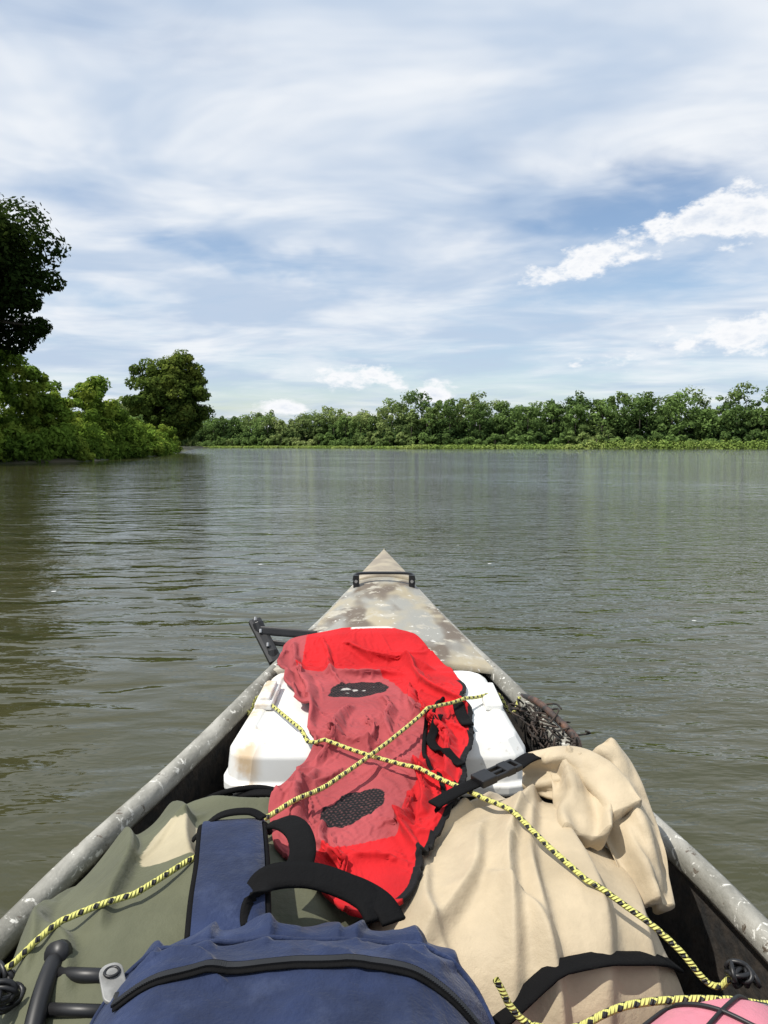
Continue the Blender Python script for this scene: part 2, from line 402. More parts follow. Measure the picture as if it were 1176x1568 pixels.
def flapsweep(path,wid,thick,seed,n=60,wd=None,amp=1):
    P=catmull(path,int(n/(len(path)-1))); n=len(P); V=[];F=[];sg=44
    wd=catmull(wd,int(60/(len(wd)-1)))
    for i,p in enumerate(P):
        t=i/(n-1); T=(P[min(i+1,n-1)]-P[max(i-1,0)]).normalized(); j=min(int(t*(len(wd)-1)),len(wd)-1)
        W_=wd[j].normalized(); W_=(W_-T*W_.dot(T)).normalized(); U=W_.cross(T)
        wi=wid[0]+(wid[1]-wid[0])*t+wid[2]*math.sin(math.pi*t)
        for k in range(sg):
            a=2*math.pi*k/sg; cc=math.cos(a); ss=math.sin(a)
            bend=amp*(.008*math.sin(cc*4+seed+t*3)+.003*math.sin(cc*8+seed*2-t*5))
            th=thick*(1+.5*noise.noise((cc*2+seed,t*3,ss)))
            V.append(tuple(p+W_*cc*wi/2+U*(ss*th*.5+bend+.006*rid(cc*.3,t,ss*.1,5,.4,1,seed))))
    for i in range(n-1):
        for k in range(sg): F.append((i*sg+k,i*sg+(k+1)%sg,(i+1)*sg+(k+1)%sg,(i+1)*sg+k))
    F.append(tuple(range(sg))); F.append(tuple((n-1)*sg+k for k in range(sg)))
    return V,F
V,F=flapsweep([(.200,1.03,.458),(.232,1.02,.464),(.262,1.0,.470),(.285,.965,.464),(.30,.92,.444)],(.05,.09,.01),.024,1.0,wd=[(.0,.4,1),(0,.5,1),(.2,.4,1),(.4,.3,1)]); obj('roll_top_fold',V,F,tan,tb)
V,F=flapsweep([(.300,1.015,.500),(.310,.995,.484),(.316,.955,.458),(.321,.91,.434),(.324,.87,.410),(.324,.835,.385)],(.065,.048,.02),.030,2.4,wd=[(1,.3,.5),(1,.3,.4),(1,.2,.2),(1,.1,-.1)],amp=1.4); obj('roll_top_end',V,F,tan,tb)
V,F=flapsweep([(.262,1.02,.486),(.266,.985,.472),(.262,.94,.456),(.252,.89,.442)],(.055,.07,.015),.024,4.1,wd=[(1,.2,.5),(1,.2,.4),(1,.1,.2)],amp=1.3); obj('roll_top_inner',V,F,tan,tb)
P=taut([(.06,.672,.4),(.12,.682,.4),(.18,.70,.4),(.24,.72,.4),(.29,.745,.4),(.33,.79,.4),(.35,.85,.4)],.004,mixf=.9,ends=False); V,F=ribbon(P,(-.45,1,0),.022,.003); obj('side_strap',V,F,web,tb)
P=[(.065,.93,.462),(.095,.952,.468),(.125,.968,.474)]; V,F=ribbon(catmull(P,6),(-.5,1,0),.022,.003); obj('closure_strap',V,F,web,tb)
P=[(.185,1.005,.480),(.205,1.02,.486),(.222,1.032,.484),(.232,1.038,.465)]; V,F=ribbon(catmull(P,6),(-.5,1,0),.024,.003); obj('closure_strap_end',V,F,web,tb)
ra=math.atan2(.055,.085); E=Euler((0,-.1,ra)); c0=Vector((.155,.985,.480))
def L(x,y,z): v=Vector((x,y,z)); v.rotate(E); return c0+v
prts=[box(L(-.022,0,0),(.026,.027,.011),E),box(L(.018,0,0),(.016,.026,.010),E),box(L(.000,.011,0),(.028,.0040,.008),E),box(L(.000,-.011,0),(.028,.0040,.008),E),box(L(.0,0,0),(.028,.005,.007),E),box(L(.031,.0105,0),(.011,.005,.008),E),box(L(.031,-.0105,0),(.011,.005,.008),E),box(L(.036,0,0),(.0045,.026,.008),E)]
o=obj('side_release_buckle',*merge(prts),blk,tb,False); bevel(o,.0015,2)

olv=fabric('olive_canvas',(1,1,1),.7,.0003,attr=True,crinkle=.003,spec=.25)
ob=empty('olive_duffel_bag')
OF=[((-.36,1.02),(-.29,.74),.020,.024),((-.32,1.03),(-.20,.80),.020,.022),((-.42,.95),(-.37,.70),.018,.022),((-.2,.8),(-.05,.62),.022,.020),((-.30,1.0),(-.14,.985),.018,.018),((-.40,.84),(-.31,.66),.020,.020),((-.16,1.03),(-.10,.90),.016,.016),((-.25,.95),(-.30,.86),.012,.008)]
def ofold(x,y,dz): return -.012+sum(seg_ridge(x,y,*s_) for s_ in OF)+.006*rid(x,y,dz,5,.9,.45,13)+.0025*rid(x,y,dz,14,.2,.5,9)
op=Pill([(-.425,.62),(-.452,.76),(-.445,.90),(-.405,1.03),(-.28,1.10),(-.10,1.09),(.0,.95),(.03,.75),(-.05,.58),(-.25,.53),(-.38,.55)],(-.2,.82),.03,lambda x,y:.440+.008*math.exp(-((x+.18)/.1)**2)-.02*max(0,-.27-x)/.14,ofold,4.0)
V,F=op.polar(150,420,0,True)
colr=[(.40,.35,.235) if abs((v[0]+.24)/.055)**4+abs((v[1]-.875)/.045)**4<1 else (.105,.110,.066) for v in V]
obj('bag_body',V,F,olv,ob,col=colr); reg(V,F)
nav=fabric('navy_nylon',(.018,.031,.085),.75,.0010,330,.1,dirt=.25,crinkle=.004,spec=.2,fade=(.055,.075,.15))
bp=empty('backpack')
BF=[((-.23,.71),(-.20,.60),.010,.011),((-.18,.715),(-.15,.62),.011,.010),((-.10,.715),(-.11,.62),.012,.010),((-.03,.71),(-.02,.62),.010,.010),((.04,.70),(.03,.62),.010,.011),((.08,.68),(.05,.60),.010,.009),((-.06,.70),(-.04,.63),.008,.007),((-.21,.60),(-.16,.60),.007,.007),((.0,.60),(.05,.595),.007,.007),((-.13,.66),(-.08,.645),.007,.006),((-.16,.60),(-.13,.56),.007,.006),((-.05,.60),(-.02,.57),.007,.006)]
def bfold(x,y,dz):
    return -.005+sum(seg_ridge(x,y,*s_) for s_ in BF)+.004*rid(x,y,dz,9,.1,.5,21)+.0020*rid(x,y,dz,30,.3,.6,2)-.006*math.exp(-((y-.625)/.006)**2)
pp=Pill([(-.272,.57),(-.272,.66),(-.24,.710),(-.15,.727),(.0,.725),(.08,.708),(.115,.65),(.118,.56),(.11,.42),(-.1,.36),(-.27,.42)],(-.08,.55),.12,lambda x,y:.506-.03*max(0,y-.58)/.12-.02*max(0,abs(x+.08)-.1)/.1,bfold,4.8)
V,F=pp.polar(130,380,0,True)
obj('pack_body',V,F,nav,bp); reg(V,F)
V,F=tube(smoothz(drape([(-.247,.50),(-.247,.57),(-.232,.608),(-.18,.622),(-.09,.625),(.02,.622),(.075,.608),(.095,.57),(.095,.50)],.0012,10),2,1),.0024,8); obj('seam_piping',V,F,nav,bp)
Pz=smoothz(drape([(-.215,.550),(-.15,.567),(-.07,.572),(.02,.567),(.08,.550)],.002,14),2,1)
V,F=ribbon(Pz,(0,1,0),.014,.002); obj('zipper_tape',V,F,web,bp)
teeth=[]
for k in range(0,len(Pz)-1):
    for f in (0,.33,.66):
        p=Pz[k].lerp(Pz[k+1],f); teeth.append(box(p+Vector((0,.0,.002)),(.0022,.006,.0025)))
obj('zipper_teeth',*merge(teeth),blk,bp,False)
gp=simple('zipper_pull_grey',(.26,.26,.25),.5,.2,60)
E=Euler((.2,0,.5)); zt=topz(-.228,.588)+.005
PL=rrect(-.010,.010,-.020,.020,.009,5)
def pl(P_,z0,z1,c,E):
    V,F=loft([(P_,z0),(P_,z1)]); out=[]
    for v in V: q=Vector(v); q.rotate(E); out.append(tuple(q+Vector(c)))
    return out,F
o=obj('zipper_pull',*pl(PL,-.002,.002,(-.230,.590,zt+.001),E),gp,bp,False); bevel(o,.001,2)
ring=[]
for k in range(25): a=2*math.pi*k/24; ring.append((-.234+.006*math.cos(a),.598+.006*math.sin(a),zt+.0055))
V,F=tube(ring,.0013,6,False); obj('pull_ring',V,F,blk,bp)
V,F=tube(catmull([(-.221,.574,zt+.003),(-.217,.565,zt+.004),(-.214,.553,zt+.003)],5),.003,6); obj('pull_loop',V,F,blk,bp)
sp_=catmull([(-.146,.655,.470),(-.154,.70,.480),(-.164,.76,.480),(-.175,.815,.480),(-.182,.853,.474),(-.178,.873,.454)],8)
V,F=ribbon(sp_,(1,.1,0),.072,.014); obj('shoulder_strap',V,F,nav,bp)
for s_ in (-1,1):
    V,F=tube([p+Vector((s_*.0365,s_*.0035,0)) for p in sp_],.0042,8); obj('strap_edge_binding',V,F,web,bp)
V,F=ribbon(catmull([(-.228,.843,.462),(-.20,.853,.486),(-.165,.860,.489),(-.145,.853,.484)],8),(0,1,0),.014,.003); obj('strap_webbing',V,F,web,bp)
V,F=ribbon(catmull([(-.140,.853,.474),(-.118,.843,.484),(-.098,.813,.488),(-.090,.78,.482),(-.096,.745,.472)],8),(.9,.5,.2),.030,.004); obj('inner_strap',V,F,web,bp)
V,F=ribbon(catmull([(-.124,.665,.470),(-.128,.695,.484),(-.116,.716,.492),(-.08,.722,.492),(-.045,.716,.486),(-.018,.704,.478),(-.005,.685,.468)],8),(0,1,.25),.032,.005); obj('grab_handle',V,F,web,bp)
V,F=ribbon(catmull([(-.055,.726,.484),(-.025,.716,.480),(-.002,.702,.474),(.010,.685,.466)],8),(.2,1,.2),.028,.004); obj('handle_anchor',V,F,web,bp)
pk=fabric('pink_nylon',(.55,.19,.24),.6,.0003); pb=empty('pink_stuff_sack')
kp=Pill([(.135,.53),(.145,.61),(.20,.655),(.29,.682),(.36,.695),(.415,.66),(.43,.55),(.3,.46),(.16,.47)],(.28,.57),.05,lambda x,y:.438-.03*max(0,.26-x)/.1,lambda x,y,d:.010*rid(x,y,d,11,.5,.6,31)-.005,3.2)
V,F=kp.polar(60,180,0,True)
obj('sack_body',V,F,pk,pb); reg(V,F)

# ---------- red life vest lying over the cooler (settled as cloth)
vy =[.741,.775,.813,.887,.96,1.037,1.11,1.185,1.28,1.38,1.48,1.579,1.66,1.72,1.755,1.785]
vl =[-.035,-.060,-.089,-.146,-.152,-.143,-.126,-.115,-.132,-.162,-.194,-.220,-.236,-.240,-.200,-.07]
vr =[-.018,.018,.040,.068,.094,.114,.131,.144,.156,.165,.164,.148,.120,.088,.06,.0]
nyv,nxv=200,62
YV=np.linspace(vy[0],vy[-1],nyv); Lf=np.interp(YV,vy,vl); Rt=np.interp(YV,vy,vr)
k=np.ones(9)/9
Ls=np.convolve(np.pad(Lf,4,mode='edge'),k,'valid'); Rs_=np.convolve(np.pad(Rt,4,mode='edge'),k,'valid')
for j,y in enumerate(YV):
    Ls[j]+=.010*noise.noise((y*14,1,0)); Rs_[j]+=.014*noise.noise((y*11,7,0))
T_=np.linspace(0,1,nxv); XV=Ls[:,None]+(Rs_-Ls)[:,None]*T_[None,:]
def blur(A,k1,k2):
    kk=np.ones(2*k1+1)/(2*k1+1); B=np.apply_along_axis(lambda r:np.convolve(np.pad(r,k1,mode='edge'),kk,'valid'),0,A)
    kk=np.ones(2*k2+1)/(2*k2+1); B=np.apply_along_axis(lambda r:np.convolve(np.pad(r,k2,mode='edge'),kk,'valid'),1,B)
    return B
def baseheights(XG,YG,k1,k2):
    BZ=np.array([[topz(XG[j,i_],YG[j],.36) for i_ in range(XG.shape[1])] for j in range(XG.shape[0])]); BZ=np.maximum(BZ,.428)
    S=blur(BZ,k1,k2)
    for _ in range(3): S=blur(np.maximum(S,BZ),3,2)
    S=np.maximum(S,BZ)
    S+=.032*np.clip((YG-1.62)/.12,0,1)[:,None]
    return S
S=baseheights(XV,YV,5,4)
VR=[((-.20,1.70),(-.12,1.25),.020,.032),((-.15,1.72),(-.09,1.50),.014,.022),((-.23,1.6),(-.15,1.3),.014,.024),((.0,1.40),(.02,1.2),.017,.028),((-.06,1.34),(-.10,1.12),.014,.032),((.04,1.48),(.09,1.2),.016,.030),((.11,1.35),(.10,1.05),.016,.032),((.05,1.6),(.145,1.35),.018,.040),((-.08,1.69),(.09,1.58),.018,.038),((-.08,.92),(-.05,.80),.015,.026),((-.11,1.08),(-.12,.90),.015,.028),((.03,1.0),(.04,.85),.013,.030),((-.06,.85),(.02,.84),.011,.016),((.07,1.12),(.05,.96),.012,.028),((-.11,1.55),(.03,1.54),.014,.026),((.06,1.30),(.14,1.22),.012,.024),((-.10,1.22),(.0,1.16),.012,.020),((.02,1.12),(.10,1.04),.012,.024),((-.12,1.02),(-.06,1.08),.012,.018),((-.03,1.30),(-.02,1.14),.011,.020),((.0,.93),(.06,.90),.010,.018)]
A0=np.zeros((nyv,nxv,3))
for j in range(nyv):
    for i_ in range(nxv):
        x=XV[j,i_];y=YV[j]
        f=sum(seg_ridge(x,y,*s_) for s_ in VR)+.008*rid(x,y,0,6,.2,.45,41)+.006*noise.noise((x*10,y*6,2))-.002
        A0[j,i_]=(x,y,S[j,i_]+.008+max(f,-.002))
Xs=(XV[:,0]-.03)[:,None]+(XV[:,-1]-XV[:,0]+.06)[:,None]*T_[None,:]
Ss=baseheights(Xs,YV,5,4)+.002
supp=([(Xs[j,i_],YV[j],Ss[j,i_]) for j in range(nyv) for i_ in range(nxv)],gridF(nyv,nxv))
pins=[j*nxv+i_ for j in range(0,nyv) if j%22<2 for i_ in (0,1,nxv-2,nxv-1)]+[i_ for i_ in range(nxv)]+[(nyv-1)*nxv+i_ for i_ in range(nxv)]
def near_(x,y,r): return [j*nxv+i_ for j in range(nyv) for i_ in range(nxv) if (A0[j,i_,0]-x)**2+(A0[j,i_,1]-y)**2<r*r]
pins=sorted(set(pins+near_(-.013,1.09,.008)))
B0=simcloth(A0,[supp],.012,7,pins,bend=6,fric=40,selfc=False,stiff=20,mass=.4)
U=upsample(B0,3); U0=upsample(A0,3)
ell=lambda x,y,cx,cyy,a,rx,ry:(((x-cx)*math.cos(a)+(y-cyy)*math.sin(a))/rx)**2+((-(x-cx)*math.sin(a)+(y-cyy)*math.cos(a))/ry)**2
colr=[]
RED=(.52,.014,.018);PNK=(.36,.066,.072);BLKc=(.009,.009,.010)
bnd_y=[.7,.86,.9,1.0,1.15,1.3,1.5,1.56,1.6]; bnd_x=[-.10,-.09,.015,.035,.06,.075,.02,-.02,-.19]
ny2,nx2=U.shape[:2]
for j in range(ny2):
    y=U0[j,0,1]; Rr=U0[j,-1,0]; xb0=float(np.interp(y,bnd_y,bnd_x))+.006*noise.noise((y*25,3,1))
    for i_ in range(nx2):
        x=U0[j,i_,0]
        m1=ell(x,y,-.052,1.46,.35,.064,.042); m2=ell(x,y,-.045,.973,.9,.064,.030); mm=min(m1,m2)
        c=RED if x>xb0 else PNK
        if y>1.575+.01*noise.noise((x*20,0,0)) and x>-.185: c=RED
        if x<-.185 and y>1.5: c=PNK
        kk=(1+.18*noise.noise((x*18,y*14,5))); c=(c[0]*kk,c[1]*kk,c[2]*kk)
        if Rr-x<.0085 and .77<y<1.52: c=BLKc
        if mm<1+.55*noise.noise((x*30,y*30,3)): c=BLKc if (math.sin(x*900+y*500)+math.sin(y*900-x*300))<1.1 else (.10,.045,.045)
        if m1<.3 and noise.noise((x*60,y*60,9))>.25: c=(.42,.40,.37)
        if y>1.772 and x>-.08: c=(.6,.58,.55)
        colr.append(c)
V=[tuple(v) for v in U.reshape(-1,3)]; F=gridF(ny2,nx2)
vest=empty('life_vest'); vm=fabric('vest_nylon',(1,1,1),.8,.0004,attr=True,sheen=.03,dirt=.10,crinkle=.003,spec=.15)
o=obj('vest_shell',V,F,vm,vest,col=colr); md=o.modifiers.new('th','SOLIDIFY'); md.thickness=.006; md.offset=-1
reg(V,F)
P=smoothz(drape([(.115,1.40),(.085,1.30),(.07,1.22),(.065,1.12),(.085,1.02),(.07,.94)],.003,12),1,1); V,F=tube(P,.0036,8); obj('vest_piping',V,F,web,vest)
P=smoothz(drape([(.085,1.31),(.095,1.25),(.078,1.19),(.10,1.13),(.12,1.10)],.004,10),2,1); V,F=ribbon(P,(1,.2,0),.016,.003); obj('vest_strap',V,F,web,vest)
P=smoothz(drape([(.14,1.36),(.14,1.30),(.145,1.24)],.006,10),2,1); V,F=ribbon(P,(1,.0,0),.022,.004); obj('vest_side_strap',V,F,web,vest)

# ---------- bungee cords
m,nt,b=nmat('yellow_black_cord')
l_=N(nt,'ShaderNodeAttribute',attribute_name='ln').outputs['Fac']; a_=N(nt,'ShaderNodeAttribute',attribute_name='an').outputs['Fac']
s1=math_(nt,'FRACT',math_(nt,'ADD',math_(nt,'MULTIPLY',l_,66),a_)); s2=math_(nt,'FRACT',math_(nt,'SUBTRACT',math_(nt,'MULTIPLY',l_,66),math_(nt,'MULTIPLY',a_,2)))
kk=math_(nt,'MULTIPLY',math_(nt,'LESS_THAN',s1,.40),math_(nt,'LESS_THAN',s2,.7))
nt.links.new(mixc(nt,kk,(.62,.60,.17),(.02,.02,.02)),b.inputs['Base Color']); b.inputs['Roughness'].default_value=.65
bn=N(nt,'ShaderNodeBump'); bn.inputs['Distance'].default_value=.0008
br=math_(nt,'SINE',math_(nt,'MULTIPLY',math_(nt,'ADD',math_(nt,'MULTIPLY',l_,250),math_(nt,'MULTIPLY',a_,3)),6.283)); nt.links.new(br,bn.inputs['Height']); nt.links.new(bn.outputs[0],b.inputs['Normal'])
cordm=m
cords=empty('bungee_cord')
def cordmesh(name,P,rad=.0034,seg=12,mat=None):
    V=[];F=[];ln=[];an=[];acc=0;n=len(P);nn=None
    for i in range(n):
        T=(P[min(i+1,n-1)]-P[max(i-1,0)]).normalized()
        if i: acc+=(P[i]-P[i-1]).length
        if nn is None: nn=T.cross(Vector((0,0,1))).normalized()
        nn=(nn-T*nn.dot(T)).normalized(); bb=T.cross(nn)
        for k in range(seg+1):
            a=2*math.pi*k/seg; V.append(tuple(P[i]+(nn*math.cos(a)+bb*math.sin(a))*rad)); ln.append(acc); an.append(k/seg)
    s=seg+1
    for i in range(n-1):
        for k in range(seg): F.append((i*s+k,i*s+k+1,(i+1)*s+k+1,(i+1)*s+k))
    obj(name,V,F,mat or cordm,cords,attrs={'ln':ln,'an':an})
cordmesh('cord_a',taut([(-.292,1.515,.408),(-.128,1.20,.47),(-.013,1.090,.48),(.05,1.045,.48),(.146,.921,.46),(.227,.79,.45),(.36,.715,.395)]))
cordmesh('cord_b',taut([(.285,1.515,.412),(.083,1.27,.47),(-.013,1.090,.48),(-.079,.983,.48),(-.151,.896,.46),(-.216,.81,.45),(-.268,.755,.44),(-.335,.73,.42),(-.38,.70,.40)],.0055))
cordmesh('cord_c',taut([(.105,.652,.44),(.187,.637,.42),(.311,.642,.42),(.375,.66,.40)]))
def coil(c,r,turns,rad,seed,mat,name,par):
    rg=np.random.default_rng(seed); parts=[]
    for t in range(turns):
        ax=Vector(rg.normal(size=3)).normalized(); u=ax.cross(Vector((0,0,1))).normalized(); v=ax.cross(u); off=Vector(rg.normal(size=3))*r*.35
        parts.append(tube([Vector(c)+off+(u*math.cos(a)+v*math.sin(a)*.7)*r for a in np.linspace(0,6.28,17)],rad,6,False))
    obj(name,*merge(parts),mat,par)
coil((.365,.712,.39),.011,8,.0026,3,blk,'knot_right',cords)
coil((-.385,.70,.395),.013,9,.0028,5,blk,'knot_left',cords)
coil((-.36,.655,.41),.014,6,.0028,9,blk,'knot_left_low',cords)
lac=[]
for a_p,b_p in (((.20,.60),(.30,.66)),((.24,.56),(.36,.665)),((.24,.65),(.34,.55)),((.31,.665),(.41,.59)),((.16,.57),(.24,.64)),((.36,.68),(.42,.60))):
    P=drape([a_p,((a_p[0]+b_p[0])/2+.006,(a_p[1]+b_p[1])/2),b_p],.0025,12); lac.append(tube(P,.0020,6))
obj('lacing',*merge(lac),blk,pb)

# ---------- rod holder clamps
rh=empty('rod_holder')
def plate(p0,p1,w_,t_,wd): return ribbon(catmull([p0,tuple((Vector(p0)+Vector(p1))/2),p1],4),wd,w_,t_)
prts=[plate((-.338,1.90,.475),(-.262,1.76,.405),.034,.014,(1,.2,.1)),plate((-.315,1.85,.462),(-.17,1.83,.455),.022,.012,(0,.3,1)),plate((-.300,1.84,.435),(-.21,1.82,.43),.014,.010,(0,.3,1)),tube([(-.325,1.87,.478),(-.315,1.86,.455)],.014,12),tube([(-.275,1.785,.43),(-.27,1.775,.405)],.012,12)]
o=obj('bracket',*merge(prts),blk,rh,False); bevel(o,.002,2)
V,F=merge([tube([(-.333+dx_,1.885+dy_,.488-dz_),(-.333+dx_,1.88+dy_,.480-dz_)],.004,8) for dx_,dy_,dz_ in ((0,0,0),(.02,-.04,.022),(.045,-.085,.045))]); obj('bolts',V,F,simple('steel2',(.4,.4,.4),.4,.1,metal=1),rh,False)
rh2=empty('rod_holder.001')
prts=[tube(catmull([(-.318,.69,.425),(-.320,.675,.430),(-.316,.635,.42),(-.306,.58,.395)],5),.009,14),tube([(-.318,.667,.425),(-.25,.657,.430)],.007,12),tube([(-.314,.635,.415),(-.24,.628,.418)],.006,12),tube([(-.318,.688,.432),(-.320,.678,.437)],.012,14)]
obj('bracket_tubes',*merge(prts),blk,rh2)
nb=empty('landing_net'); rg=np.random.default_rng(11); prts=[]
for k in range(150):
    t=rg.uniform(0,1); p=Vector((.294+.060*t,1.51-.24*t,.390-.02*t)); q=p+Vector((rg.normal()*.02+.005,-.05+rg.normal()*.03,rg.normal()*.012)); mid=(p+q)/2+Vector(rg.normal(size=3))*.014
    prts.append(tube(catmull([p,mid,q],5),.0019,5))
obj('netting',*merge(prts),simple('net_brown',(.055,.036,.026),.8,.3,40,col2=(.012,.011,.010)),nb)
V,F=tube(catmull([(.292,1.53,.40),(.312,1.47,.410),(.335,1.38,.405),(.352,1.31,.395),(.345,1.27,.375)],8),.007,8); obj('net_rim',V,F,simple('net_rust',(.14,.07,.045),.6,.3,30,col2=(.02,.02,.02)),nb)
ls=empty('black_strap')
prts=[tube(catmull([(-.33,1.15,.33),(-.27,1.14,.372),(-.2,1.15,.38),(-.13,1.13,.37),(-.05,1.14,.34)],8),.005,8),ribbon(catmull([(-.28,1.17,.32),(-.24,1.15,.365),(-.18,1.13,.38),(-.14,1.15,.35)],8),(0,1,0),.018,.004)]
obj('webbing',*merge(prts),web,ls)

# ---------- sun + sky
sv=Vector((-.46,-.20,.87)).normalized()
sl=bpy.data.lights.new('sun','SUN'); sl.energy=5.0; sl.angle=math.radians(.5); sl.color=(1,.95,.87)
so=bpy.data.objects.new('sun',sl); sc.collection.objects.link(so); so.rotation_euler=sv.to_track_quat('Z','Y').to_euler()
w=bpy.data.worlds.new('World'); sc.world=w; w.use_nodes=True; nt=w.node_tree; bg=nt.nodes['Background']
try:
    w.cycles.sampling_method='MANUAL'; w.cycles.sample_map_resolution=256
except Exception as ex: print(ex)
sky=N(nt,'ShaderNodeTexSky'); sky.sky_type='NISHITA'; sky.sun_disc=False
sky.sun_elevation=math.asin(sv.z); sky.sun_rotation=math.atan2(sv.x,sv.y)
tc=N(nt,'ShaderNodeTexCoord'); sp=N(nt,'ShaderNodeSeparateXYZ'); nt.links.new(tc.outputs['Generated'],sp.inputs[0])
X,Y,Z=sp.outputs
zz=math_(nt,'ADD',math_(nt,'MAXIMUM',Z,0),.10)
px=math_(nt,'DIVIDE',X,zz); py=math_(nt,'DIVIDE',Y,zz)
cb=N(nt,'ShaderNodeCombineXYZ'); nt.links.new(math_(nt,'ADD',math_(nt,'MULTIPLY',px,.75),math_(nt,'MULTIPLY',py,.12)),cb.inputs[0]); nt.links.new(py,cb.inputs[1])
az=math_(nt,'MULTIPLY',math_(nt,'ARCTAN2',X,Y),57.3); el=math_(nt,'MULTIPLY',math_(nt,'ARCSINE',Z),57.3)
cb2=N(nt,'ShaderNodeCombineXYZ'); nt.links.new(az,cb2.inputs[0]); nt.links.new(math_(nt,'MULTIPLY',el,1.9),cb2.inputs[1])
w1=noise_(nt,cb2.outputs[0],.12,3,.6); w2=noise_(nt,cb2.outputs[0],.1,3,.6,1.0)
azw=math_(nt,'ADD',az,math_(nt,'MULTIPLY',math_(nt,'SUBTRACT',w1,.5),14)); elw=math_(nt,'ADD',el,math_(nt,'MULTIPLY',math_(nt,'SUBTRACT',w2,.5),4.5))
def gauss(a0,e0,sx,sy,amp,slope=0,A=None,E=None):
    A=A or azw; E=E or elw
    da=math_(nt,'SUBTRACT',A,a0); de=math_(nt,'SUBTRACT',math_(nt,'SUBTRACT',E,e0),math_(nt,'MULTIPLY',da,slope))
    q=math_(nt,'ADD',math_(nt,'POWER',math_(nt,'ABSOLUTE',math_(nt,'DIVIDE',da,sx)),2),math_(nt,'POWER',math_(nt,'ABSOLUTE',math_(nt,'DIVIDE',de,sy)),2))
    return math_(nt,'MULTIPLY',math_(nt,'EXPONENT',math_(nt,'MULTIPLY',q,-1)),amp)
def addall(l):
    r=l[0]
    for x in l[1:]: r=math_(nt,'ADD',r,x)
    return r
blue=addall([gauss(17,16.4,9,2.1,.62,.05),gauss(-10,13.8,11,1.4,.46,-.12),gauss(-21,16.8,6,1.2,.3),gauss(20,11.2,10,2.4,.42),gauss(-22,10.5,6,1.2,.28),gauss(3,4,40,3.2,.36),gauss(-20,28,12,4,.22),gauss(4,20,6,1.6,.1),gauss(3,9,40,4,.10)])
f1=noise_(nt,cb.outputs[0],.9,5,.6,.6)
f2=noise_(nt,cb.outputs[0],3.0,5,.62,1.2)
dens=math_(nt,'ADD',math_(nt,'MULTIPLY',f1,.8),math_(nt,'MULTIPLY',f2,.40))
dens=math_(nt,'SUBTRACT',math_(nt,'ADD',dens,.13),blue)
cov=ramp(nt,dens,.06,.74)
nc=noise_(nt,cb2.outputs[0],.33,6,.6)
cum=addall([gauss(25.0,15.4,5.0,2.1,1.05,0,az,el),gauss(15,13.2,4.8,1.5,.92,.15,az,el),gauss(26,7.6,6,1.4,1.0,0,az,el),gauss(-1.5,5.2,4,1.0,.92,0,az,el),gauss(3.8,3.9,2.4,.9,.88,0,az,el),gauss(-8,3.0,3,.8,.75,0,az,el),gauss(17,6,4,.8,.7,0,az,el)])
cm=math_(nt,'ADD',cum,math_(nt,'MULTIPLY',math_(nt,'SUBTRACT',nc,.5),2.6))
cumd=math_(nt,'MULTIPLY',ramp(nt,cm,.42,.85),ramp(nt,cum,.06,.4))
cumshade=ramp(nt,cm,.75,1.5)
skyc=mixc(nt,1.0,sky.outputs[0],(.15,.15,.15),'MULTIPLY')
veil=mixc(nt,ramp(nt,noise_(nt,cb.outputs[0],1.6,4,.55,.4),.35,.68),(.53,.64,.80),(.90,.93,.97))
c=mixc(nt,cov,skyc,veil)
cumc=mixc(nt,cumshade,(.97,.98,1.0),(.68,.75,.86))
c=mixc(nt,cumd,c,cumc)
nt.links.new(c,bg.inputs[0]); bg.inputs[1].default_value=1.0

# ---------- terrain
lb=np.array([(-400,-60),(-100,-42),(0,-33),(30,-25),(39,-20.6),(44,-18.9),(62,-20.3),(80,-24),(110,-30),(200,-52),(400,-97),(430,-104),(2000,-104)],float)
fb=np.array([(-2000,420),(-104,420),(-60,365),(-17,330),(5,285),(15,280),(125,240),(300,150),(420,0),(500,-300),(2000,-2000)],float)
def fleft(y): return np.interp(y,lb[:,0],lb[:,1])
def gfar(x): return np.interp(x,fb[:,0],fb[:,1])
s=np.linspace(-6,6,300); gx=8*np.sinh(s); s=np.linspace(-4.4,6.0,280); gy=8*np.sinh(s)
GX,GY=np.meshgrid(gx,gy)
nz=np.array([[noise.noise((x*.07,y*.07,0)) for x in gx] for y in gy])
dl=fleft(GY)-GX+nz*1.5; df=GY-gfar(GX)+nz*3
hh=np.clip(np.maximum(np.clip(dl*.3,-1.2,.8),np.clip(df*.2,-1.2,.9))+nz*.15,-1.2,1.3)
V=np.stack([GX,GY,hh],2).reshape(-1,3); ny,nx=GX.shape
i=np.arange(ny*nx).reshape(ny,nx); Q=np.stack([i[:-1,:-1],i[:-1,1:],i[1:,1:],i[1:,:-1]],2).reshape(-1,4)
mesh_np('ground_river_bank',V,Q,simple('bank_soil',(.07,.06,.035),.9,.2,.5,col2=(.04,.06,.02)),smooth=True)

